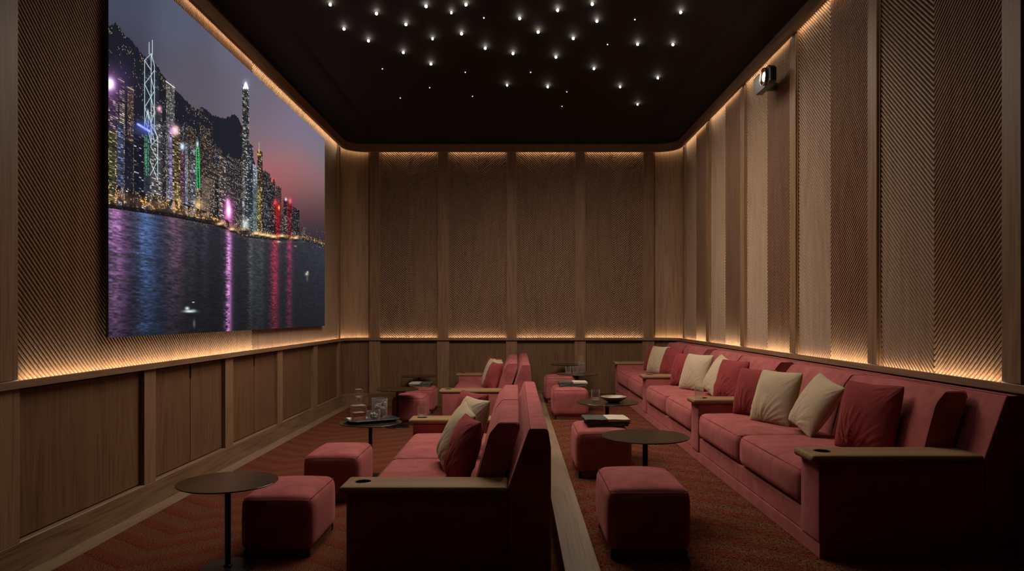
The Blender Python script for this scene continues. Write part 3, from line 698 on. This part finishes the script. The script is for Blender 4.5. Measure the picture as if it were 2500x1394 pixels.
def sofa(x0, y0, z0, n, label):
    t = thing('sofa', label, 'sofa', (x0, y0, z0), 0, 'rose red upholstered sofas')
    Ltot = n*P+AW
    MB().box(.8, 161.5, .5, Ltot-.5, 0, 12).build('plinth', RED, t, bevel=.6)
    bs = MB()
    for k in range(n): bs.box(2, 128, AW+k*P, (k+1)*P, 12.4, 30.5)
    bs.build('base_frame', RED, t, bevel=.8)
    for k in range(n+1):
        a = MB().rbox(0, 129, 0, AW, 12.3, 74.6, r=1.6, seg=3).build('armrest', RED, t, smooth=True, loc=(0, k*P, 0))
        c = bpy.data.objects.new('arm_top', CAP); C.objects.link(c); c.parent = a
        h = MB().lathe([(6.5, 81.25), (6.9, 81.1), (6.9, 80.9), (6.1, 80.9), (6.1, 75.4), (0.01, 75.4)], 32, (10, AW/2, 0)).build('cup_holder', BLACK, a, smooth=True)
        h['label'] = 'black round cup holder'
    for k in range(n):
        for h in (0, 1):
            y = AW+k*P+h*SEATW
            s = MB().rbox(0, 112,   .7, SEATW-.7, 30.8, 63.5, r=8, seg=8, fn=seat_fn).build('seat_cushion', RED, t, smooth='all', loc=(0, y, 0))
            pts = [(2.0, SEATW-7, 60.6), (1.3, SEATW*.5, 61.2), (2.0, 7, 60.6), (4.6, 3.4, 61.3), (9, 2.5, 61.9), (60, 2.2, 62.3), (108, 2.4, 61.8)]
            MB().tube(pts, .34).build('piping', PIPE, s, smooth=True)
            mbk, prof, cs, cz = loft_back(.6, SEATW-.6)
            bkc = mbk.build('back_cushion', RED, t, smooth=True, loc=(0, y, 0))
            MB().tube([(138.3, 2, 127.0), (138.6, SEATW/2, 127.9), (138.3, SEATW-2, 127.0)], .34).build('piping', PIPE, bkc, smooth=True)
            for yy in (1.0, SEATW-1.0):
                MB().tube([(cs+(s_-cs)*.975-.0, yy, cz+(z_-cz)*.985+(.2 if z_ > 110 else 0)) for s_, z_ in prof[1:-3]], .34).build('piping', PIPE, bkc, smooth=True)
        ya = 0 if k == 0 else k*P+AW/2; yb = Ltot if k == n-1 else (k+1)*P+AW/2
        pr = [(129.4, 12.3), (129.4, 80), (146, 126.4), (147.5, 127.5), (160, 127.5), (161.8, 126), (164, 112), (164, 12.3)]
        bf = MB().prism(pr, ya+.15, yb-.15, 'y').build('back_frame', RED, t, bevel=1.0)
        MB().tube([(147.2, ya+.6, 127.4), (147.2, yb-.6, 127.4)], .34).build('piping', PIPE, bf, smooth=True)
    return t
S1 = sofa(-136, 583, 0, 1, 'near front row sofa with wood capped arms, back to the raised step')
S2 = sofa(-136, 1340, 0, 1, 'far front row sofa close to the end wall')
S3 = sofa(236, 568, 28, 3, 'long six seat sofa along the right wall on the raised floor')

# ------------------------------------------------------------------ ottomans
def ottoman_fn(u, v, w_, p):
    q = Vector(p); hb = 1-w_*w_*.6
    q.x += 1.6*u*(1-v**4)*hb*.9 if abs(u) > .5 else 0
    q.y += 1.6*v*(1-u**4)*hb*.9 if abs(v) > .5 else 0
    if w_ > 0: q.z += 4.2*w_*(1-abs(u)**2.6)*(1-abs(v)**2.6); k = 1-.035*max(0, w_)**4; q.x *= k; q.y *= k
    return q
def make_ottoman():
    t = thing('ottoman', 'x', 'ottoman')
    body = MB().rbox(0, 64, 0, 90, 6.5, 54.5, r=6, seg=8, fn=ottoman_fn).build('upholstered_body', RED, t, smooth='all')
    body['label'] = 'rose red padded body'
    def ring(z, ins, r=5):
        pts = []
        for cx, cy, a0 in ((64-ins-r, 90-ins-r, 0), (ins+r, 90-ins-r, 90), (ins+r, ins+r, 180), (64-ins-r, ins+r, 270)):
            for k in range(5):
                a = R(a0+k*22.5); pts.append((cx+r*math.cos(a), cy+r*math.sin(a), z))
        return pts
    MB().tube(ring(52.6, 1.45, 4.6), .3, closed=True).build('piping', PIPE, body, smooth=True)
    MB().box(3, 61, 3, 87, .6, 7).build('base_plinth', BRONZE, t, bevel=.2)
    for x in (2.2, 58.6):
        for y in (2.2, 84.6): MB().box(x, x+3.2, y, y+3.2, 0, 7).build('leg', BLACK, t, bevel=.2)
    return t
ot = make_ottoman()
OT = [(-248, 655, 0, 'rose red ottoman nearest the camera, beside the round table on the left'),
      (-248, 849, 0, 'rose red ottoman behind the nearest left one, in front of the drinks tray table'),
      (-247, 1448, 0, 'rose red bare topped ottoman far left behind a table stem'),
      (-247, 1612, 0, 'rose red ottoman far left with a folded throw on top'),
      (72, 566, 28, 'rose red bare topped ottoman nearest the camera on the raised floor'),
      (71, 849, 28, 'rose red ottoman on the raised floor with the nearer folded throw'),
      (68, 1330, 28, 'rose red ottoman on the raised floor with the farther folded throw'),
      (64, 1580, 28, 'rose red ottoman farthest back on the raised floor, bare topped')]
for i, (x, y, z, lb_) in enumerate(OT):
    o = ot if i == 0 else dup(ot)
    o.location = (x*U, y*U, z*U); o['label'] = lb_; o['group'] = 'rose red ottomans'

# ------------------------------------------------------------------ round tables
def make_table():
    t = thing('side_table', 'x', 'side table')
    MB().lathe([(0.01, 72.9), (40.2, 72.9), (41.6, 73.5), (41.8, 74.1), (41.5, 74.4), (0.01, 74.4)], 72).build('table_top', TOPM, t, smooth=True)
    MB().lathe([(0.01, 72.9), (9, 72.9), (9, 71.8), (2.6, 71.4), (2.4, 3), (3.6, 2.2), (3.8, 1.4), (0.01, 1.4)], 24).build('stem', BLACK, t, smooth=True)
    MB().lathe([(0.01, 0), (22.5, 0), (23, .5), (22.6, 1.2), (0.01, 1.6)], 56).build('base_disc', BLACK, t, smooth=True)
    return t
tb = make_table()
TB = [(-249.5, 631, 0, 'round dark side table nearest the camera, empty, on the left'),
      (-196, 981, 0, 'round dark side table on the left carrying the drinks tray'),
      (-232, 1424, 0, 'round dark empty side table far left in front of two ottomans'),
      (-231, 1732, 0, 'round dark empty side table farthest left against the end wall'),
      (124, 700, 28, 'round dark empty side table nearest the camera on the raised floor'),
      (122, 976, 28, 'round dark side table on the raised floor with bowl and tumbler'),
      (121, 1446, 28, 'round dark side table on the raised floor with carafe and two tumblers'),
      (122, 1728, 28, 'round dark empty side table on the raised floor against the end wall')]
for i, (x, y, z, lb_) in enumerate(TB):
    o = tb if i == 0 else dup(tb)
    o.location = (x*U, y*U, z*U); o['label'] = lb_; o['group'] = 'round pedestal side tables'

# ------------------------------------------------------------------ pillows
def vn(x, y, s):
    def h(i, j):
        n = (i*374761393+j*668265263+s*982451653) & 0xffffffff; n = ((n ^ (n >> 13))*1274126177) & 0xffffffff; return ((n ^ (n >> 16)) & 0xffff)/65535.
    i, j = math.floor(x), math.floor(y); fx, fy = x-i, y-j; fx = fx*fx*(3-2*fx); fy = fy*fy*(3-2*fy)
    return (h(i, j)*(1-fx)+h(i+1, j)*fx)*(1-fy)+(h(i, j+1)*(1-fx)+h(i+1, j+1)*fx)*fy
def pillow_mesh(seed, size=66, T=12, n=64, wr=1.0, cx=-.35):
    rnd = random.Random(seed); vs = []; fs = []; h = size/2; grid = {}
    ph = rnd.uniform(0, 6); 
    def shape(u, v, sgn):
        cr = .05*(abs(u)*abs(v))**5; x = u*h*(1-.055*(1-v*v)*abs(u)**2-cr); y = v*h*(1-.055*(1-u*u)*abs(v)**2-cr)
        e = max(0, (1-abs(u)**2.4))*max(0, (1-abs(v)**2.4)); t = T*e**.55
        # gathers fanning out from a point low on the cushion, and from the top corners
        f = 0
        for (gx, gy, am, fr, rr) in ((cx, -1.15, 2.6, 22, 1.5), (-1.1, 1.1, 1.6, 20, 1.1), (1.1, 1.1, 1.6, 20, 1.1), (1.15, -1.1, 1.2, 18, .9)):
            dx, dy = u-gx, v-gy; a = math.atan2(dy, dx); rad = math.hypot(dx, dy)
            r_ = vn(a*fr/2+rad*.6, rad*1.2+ph, seed)+.5*vn(a*fr+rad, rad*1.5, seed+5)
            f += am*(abs(r_-.75)*2-.5)*max(0, 1-rad/rr)**.8*min(1, rad/.25)
        f += .9*(vn(u*2+ph, v*2, seed+9)-.5)
        z = sgn*(t+f*wr*min(1, e*4)*.95)
        y -= 1.6*(1-u*u)*(.5 if v > 0 else -.2)
        return (x, z, y)
    for sgn in (1, -1):
        for i in range(n+1):
            for j in range(n+1):
                u = -math.cos(math.pi*i/n) if False else (2*i/n-1); v = 2*j/n-1
                u = math.sin(u*math.pi/2)*.55+u*.45; v = math.sin(v*math.pi/2)*.55+v*.45
                edge = i in (0, n) or j in (0, n)
                if edge and sgn == -1: grid[(sgn, i, j)] = grid[(1, i, j)]; continue
                grid[(sgn, i, j)] = len(vs); vs.append(shape(u, v, sgn))
        for i in range(n):
            for j in range(n):
                q = [grid[(sgn, i, j)], grid[(sgn, i+1, j)], grid[(sgn, i+1, j+1)], grid[(sgn, i, j+1)]]
                fs.append(tuple(q if sgn > 0 else q[::-1]))
    edge = [grid[(1, i, 0)] for i in range(n)]+[grid[(1, n, j)] for j in range(n)]+[grid[(1, i, n)] for i in range(n, 0, -1)]+[grid[(1, 0, j)] for j in range(n, 0, -1)]
    return vs, fs, [vs[k] for k in edge]
def pillow(sofa_o, s, y, color, yaw, lean, label, seed, size=66, roll=0, wr=1.0, cx=-.35, T=12):
    # s,y of the bottom centre measured in the sofa's frame depth / room depth
    vs, fs, edge = pillow_mesh(seed, size, T, wr=wr, cx=cx)
    x0 = sofa_o.location.x/U; z0 = sofa_o.location.z/U
    # local: x width, y thickness (front = -y after turn), z height ; shift so that the bottom edge is at z=0
    Mx = Matrix.Rotation(R(roll), 4, 'Y')
    lift = max(-(Mx @ Vector(v)).z for v in vs)
    mm = Matrix.Translation((0, 0, lift))
    # width direction must run along the sofa: rotate -90 so front faces -X, then yaw
    M2 = Matrix.Rotation(R(-90+yaw), 4, 'Z') @ Matrix.Rotation(R(-lean), 4, 'X') @ mm @ Mx
    pts = [M2 @ Vector(v) for v in vs]; lo = min(p.z for p in pts)
    pts = [(p.x, p.y, p.z-lo) for p in pts]; ed = [M2 @ Vector(v) for v in edge]; ed = [(p.x, p.y, p.z-lo) for p in ed]
    m, pm = (DEEP, PIPE) if color == 'r' else (BEIGE, PIPEB)
    o = MB().add(pts, fs).build('throw_pillow', m, smooth='all', loc=(x0+s, y, z0+64.9))
    tag(o, label, 'pillow', {'r': 'wine red velvet pillows', 'b': 'sand beige velvet pillows'}[color])
    MB().tube(ed[::2], .28, closed=True).build('piping', pm, o, smooth=True)
    return o
PL = [
 (S3, 56, 908, 'r', 29, 14, 'wine red pillow against the second armrest of the long sofa', 11, 62, 0),
 (S3, 56, 843, 'b', 24, 19, 'sand beige pillow, left of the pair in the nearest bay of the long sofa', 12, 66, 0),
 (S3, 62, 768, 'b', 6, 30, 'sand beige pillow, right of the pair in the nearest bay of the long sofa', 13, 64, 12),
 (S3, 80, 668, 'r', 21, 15, 'large wine red pillow nearest the camera on the long sofa', 14, 67, 0),
 (S3, 54, 1284, 'r', 27, 15, 'wine red pillow against the third armrest of the long sofa', 15, 62, 0),
 (S3, 55, 1216, 'b', 26, 20, 'sand beige square pillow in the middle bay of the long sofa', 16, 66, 0),
 (S3, 64, 1140, 'b', 6, 27, 'slim looking sand pillow between beige and red in the middle bay', 17, 64, 10),
 (S3, 72, 1072, 'r', 22, 18, 'wine red pillow just above the tumbler on the second armrest', 18, 64, 0),
 (S3, 62, 1632, 'r', 15, 17, 'wine red pillow farthest back on the long sofa', 19, 62, 0),
 (S3, 60, 1560, 'b', 24, 18, 'sand beige pillow in the farthest bay of the long sofa', 20, 64, 0),
 (S3, 70, 1480, 'r', 20, 19, 'wine red pillow right of the single beige one in the farthest bay', 21, 64, 0),
 (S1, 72, 865, 'r', 34, 16, 'wine red pillow farthest back on the near front sofa', 22, 66, 0),
 (S1, 74, 812, 'b', 28, 20, 'cream pillow behind another cream one on the near front sofa', 23, 66, 0),
 (S1, 60, 733, 'b', 16, 27, 'cream pillow leaning beside the nearest red one on the front sofa', 24, 66, 8),
 (S1, 79, 668, 'r', 17, 17, 'wine red pillow nearest the camera on the near front sofa', 25, 64, 0),
 (S2, 76, 1600, 'r', 30, 15, 'wine red pillow farthest back on the far front sofa', 26, 64, 0),
 (S2, 74, 1550, 'b', 25, 20, 'sand beige pillow half hidden on the far front sofa', 27, 66, 0),
 (S2, 76, 1500, 'b', 20, 22, 'thin sliver of a beige pillow behind the red one, far front sofa', 28, 66, 4),
 (S2, 82, 1447, 'r', 20, 17, 'wine red pillow nearest the camera on the far front sofa', 29, 64, 0)]
for a in PL: pillow(a[0], a[1], a[2], a[3], a[4], a[5], a[6], a[7], size=a[8], roll=a[9], wr=(1.3 if a[3] == 'r' else .8))

# ------------------------------------------------------------------ folded throws
def throw(x, y, z, m, flip, label, w_=52, dp=42, rz=0):
    # folded cloth: two doubled layers joined by a round fold at one end
    mb = MB(); sg = -1 if flip else 1
    def layer(za, zb, xa, xb, jit):
        n = 14; k = 10; vs = []; fs = []
        prof = []
        r = (zb-za)/2
        for i in range(7): a = R(90+i*30); prof.append((xa+r+r*math.cos(a), (za+zb)/2+r*math.sin(a)))
        prof += [(xb-.6, za), (xb, za+.6), (xb, zb-.6), (xb-.6, zb)]
        for i in range(6): prof.append((xb-2-(xb-xa-6)*(i+1)/7, zb))
        for j in range(n+1):
            yy = -dp/2+dp*j/n
            for (px_, pz_) in prof:
                w2 = .45*math.sin(px_*.22+jit+yy*.13)*(1 if pz_ > za+.5 else 0)
                vs.append((sg*(px_+.5*math.sin(yy*.4+jit)), yy, pz_+w2*.5))
        m_ = len(prof)
        for j in range(n):
            for i in range(m_): fs.append((j*m_+i, j*m_+(i+1) % m_, (j+1)*m_+(i+1) % m_, (j+1)*m_+i))
        fs += [tuple(range(m_)), tuple(n*m_+i for i in range(m_-1, -1, -1))]
        mb.add(vs, fs)
    layer(0, 2.6, -w_/2+1.5, w_/2-1, 0.3); layer(2.5, 5.2, -w_/2+.5, w_/2, 1.7); layer(5.0, 8.0, -w_/2-.8, w_/2+.4, 3.1)
    return tag(mb.build('folded_throw', m, smooth=True, loc=(x, y, z), rz=rz), label, 'throw blanket', 'folded two tone throws')
throw(109, 889, 86.0, THROW, False, 'folded charcoal and cream throw on the second ottoman of the raised floor', rz=R(2))
throw(106, 1372, 86.0, THROW, False, 'folded charcoal and cream throw on the third ottoman of the raised floor')
throw(-216, 1655, 58.0, THROWF, True, 'folded cream and charcoal throw on the far left ottoman', w_=48)

# ------------------------------------------------------------------ glassware, tray, bowl
def tumbler_base():
    o = MB().lathe([(0.01, 0), (5.3, 0), (5.9, .6), (6.0, 2), (6.0, 13.6), (5.85, 13.9), (5.6, 13.6), (5.5, 3.2), (4.5, 2.3), (0.01, 2.2)], 28).build('tumbler', GLASS, smooth=True)
    return o
tm = tumbler_base()
TM = [(-127, 985, 81.3, 'clear glass tumbler on the far arm of the near front sofa'),
      (242, 964, 109.3, 'clear glass tumbler on the second armrest of the long sofa'),
      (109, 1000, 102.5, 'clear glass tumbler beside the shallow bowl'),
      (104, 1452, 102.5, 'clear glass tumbler left of its twin beside the carafe'),
      (118, 1454, 102.5, 'clear glass tumbler between its twin and the carafe')]
for i, (x, y, z, lb_) in enumerate(TM):
    o = tm if i == 0 else dup(tm)
    o.location = (x*U, y*U, z*U); tag(o, lb_, 'glass', 'clear glass tumblers')
cf = thing('carafe', 'clear glass carafe of water beside two tumblers on the far table', 'carafe', (132, 1470, 102.5))
MB().lathe([(0.01, 0), (6.3, 0), (6.8, .8), (6.8, 19), (6.2, 22), (4.3, 25), (3.9, 28), (4.2, 34), (4.5, 35), (3.9, 34.6), (3.5, 28), (3.9, 25.4), (5.6, 22), (6.3, 19), (6.3, 2), (0.01, 1.6)], 28).build('glass_body', GLASS, cf, smooth=True)
MB().lathe([(0.01, 1.8), (6.1, 2.2), (6.1, 18.5), (0.01, 18.5)], 28).build('water', WATER, cf, smooth=True)
bw = MB().lathe([(0.01, 0), (7, 0), (7.5, .4), (12, 2.6), (16, 5.2), (17.4, 7.4), (16.9, 7.7), (15.4, 5.9), (11.5, 3.6), (6, 2.2), (0.01, 1.9)], 48).build('shallow_bowl', BOWLM, smooth=True, loc=(130, 972, 102.5))
tag(bw, 'wide shallow stoneware bowl on the table beside the long sofa', 'bowl')

# serving tray, turned 30 degrees
TR = R(30); tc_ = (-196, 989, 74.5)
def tw2(lx, ly): return (tc_[0]+lx*math.cos(TR)-ly*math.sin(TR), tc_[1]+lx*math.sin(TR)+ly*math.cos(TR))
def tray():
    mb = MB()
    def ring(hx, hy, c, z): return [(-hx+c, -hy, z), (hx-c, -hy, z), (hx, -hy+c, z), (hx, hy-c, z), (hx-c, hy, z), (-hx+c, hy, z), (-hx, hy-c, z), (-hx, -hy+c, z)]
    rs = [ring(29, 18, 5, 0), ring(35, 23, 6, 3.6), ring(34.6, 22.6, 6, 4.1), ring(30, 19, 5, 1.4)]
    vs = sum(rs, []); fs = [tuple(range(7, -1, -1)), tuple(24+i for i in range(8))]
    for k in range(3):
        for i in range(8): fs.append((k*8+i, k*8+(i+1) % 8, (k+1)*8+(i+1) % 8, (k+1)*8+i))
    return mb.add(vs, fs).build('serving_tray', TRAYM, bevel=.15, loc=tc_, rz=TR)
tag(tray(), 'dark metal serving tray with turned up rim holding decanter and ice', 'tray')
dc = thing('decanter', 'square crystal decanter with tall stopper on the serving tray', 'decanter', (*tw2(-19.5, -4.5), 76), TR)
MB().rbox(-9, 9, -9, 9, 0, 22, r=1.6, seg=3).build('glass_body', GLASS, dc, smooth=True)
MB().box(-7.4, 7.4, -7.4, 7.4, 2.4, 12.5).build('liquor', LIQ, dc)
MB().lathe([(0.01, 21.9), (3.4, 21.9), (3.1, 24), (2.6, 26), (3.6, 28), (4, 29.5), (3.4, 31.3), (2.2, 32.2), (0.01, 32.4)], 12).build('neck', GLASS, dc, smooth=True)
MB().rbox(-4.4, 4.4, -4.4, 4.4, 33.6, 43.5, r=.8, seg=2).lathe([(0.01, 32.3), (2.0, 32.3), (2.4, 33.7), (0.01, 33.7)], 10).build('stopper', GLASS, dc, smooth=True)
ib = thing('ice_bucket', 'tall clear glass ice bucket heaped with ice cubes on the tray', 'ice bucket', (*tw2(13, 5), 76), TR)
MB().lathe([(0.01, 0), (9.6, 0), (10.3, 1), (10.8, 28), (10.5, 28.4), (10.1, 28), (9.6, 2.4), (0.01, 1.8)], 40).build('glass_body', CRYSTAL, ib, smooth=True)
rr = random.Random(3)
def cubes(parent, n, rad, z0, z1, sz):
    for k in range(n):
        a = rr.uniform(0, 6.28); q = rad*math.sqrt(rr.random()); z = z0+(z1-z0)*k/n
        o = MB().rbox(-sz, sz, -sz, sz, -sz, sz, r=sz*.35, seg=1).build('ice_cube', ICE, smooth=True)
        o.location = parent.location+Vector((q*math.cos(a)*U, q*math.sin(a)*U, z*U)); o.rotation_euler = (rr.uniform(0, 3), rr.uniform(0, 3), rr.uniform(0, 3))
        yield o
for o in cubes(ib, 14, 6.2, 5, 21, 2.9): tag(o, 'clear ice cube in the tall glass bucket', 'ice cube', 'ice cubes in the bucket')
gl = thing('ice_bowl', 'low crystal glass of crushed ice at the front of the tray', 'glass bowl', (*tw2(-1, -11.5), 76), TR)
MB().lathe([(0.01, 0), (7.6, 0), (8.4, .8), (9.4, 13.6), (9.1, 14), (8.8, 13.6), (7.8, 2.4), (0.01, 1.8)], 20).build('glass_body', CRYSTAL, gl, smooth=False)
for o in cubes(gl, 12, 4.6, 4.4, 10.5, 1.9): tag(o, 'small chip of ice in the low crystal glass', 'ice', 'ice chips in the low glass')
scp = thing('ice_scoop', 'dark metal ice scoop with slim handle standing in the bucket', 'scoop', (*tw2(16, 5), 76))
MB().tube([(2, 0, 24), (6, 0, 31), (10.5, 0, 39)], .5, 8).build('handle', STEEL, scp, smooth=True)
vs, fs = [], []
for i in range(9):
    for j in range(7):
        a = R(-80+160*i/8); t_ = j/6; rad = 3.4*math.sin(R(30+60*t_))
        vs.append((-3+6*t_+1.0, rad*math.sin(a), 15+9*t_-rad*math.cos(a)*.7+1))
for i in range(8):
    for j in range(6): fs.append((i*7+j, (i+1)*7+j, (i+1)*7+j+1, i*7+j+1))
o = MB().add(vs, fs).build('scoop_bowl', plain('dark_copper', (.12, .04, .025), .2, .9), scp, smooth=True); sd = o.modifiers.new('s', 'SOLIDIFY'); sd.thickness = .3*U
tg = tag(MB().tube([(-6, -3, 14.6), (-1, 0, 9.5), (3, 2.5, 7)], .35, 8).build('bar_spoon', STEEL, smooth=True, loc=(*tw2(-1, -11.5), 76)), 'slim steel spoon leaning in the low crystal glass', 'spoon')

# ------------------------------------------------------------------ projector
pj = thing('projector', 'black wall mounted projector with glowing round lens high on the right wall', 'projector', (366, 1052, 554))
MB().prism([(5, 0), (60, 0), (72, 8), (72, 25), (68, 28), (8, 28), (0, 22), (0, 4)], 0, 10, 'x').build('housing', plain('projector_black', (.012, .010, .009), .3), pj, bevel=.8)
for k in range(5): MB().box(.8+k*1.9, 1.7+k*1.9, -1.4, .3, 4, 22.5).build('cooling_fin', BLACK, pj)
fr = MB()
def ringx(r0, r1, x0, x1, cy, cz, n=32):
    vs = []; fs = []
    for i in range(n):
        a = 2*math.pi*i/n
        for r, x in ((r0, x0), (r1, x0), (r1, x1), (r0, x1)): vs.append((x, cy+r*math.cos(a), cz+r*math.sin(a)))
    for i in range(n):
        j = (i+1) % n
        for k in range(4): fs.append((i*4+k, j*4+k, j*4+(k+1) % 4, i*4+(k+1) % 4))
    return vs, fs
fr.add(*ringx(11.5, 13, -3.5, 0, 21, 15)).build('lens_ring', plain('lens_ring_metal', (.2, .17, .15), .2, .9), pj, smooth=True)
def discx(r, x, cy, cz, n=32, bul=0):
    vs = [(x-bul, cy, cz)]+[(x, cy+r*math.cos(2*math.pi*i/n), cz+r*math.sin(2*math.pi*i/n)) for i in range(n)]
    return vs, [(0, 1+i, 1+(i+1) % n) for i in range(n)]
MB().add(*discx(11.6, -.6, 21, 15, bul=1)).build('lens_glass', LENSG, pj, smooth=True)
MB().add(*discx(6.6, -1.6, 21, 15, bul=1)).build('lamp_glow', LENSM, pj, smooth=True)
MB().box(10, 32.5, 60, 70, 9, 19).build('wall_bracket', BLACK, pj, bevel=.4)
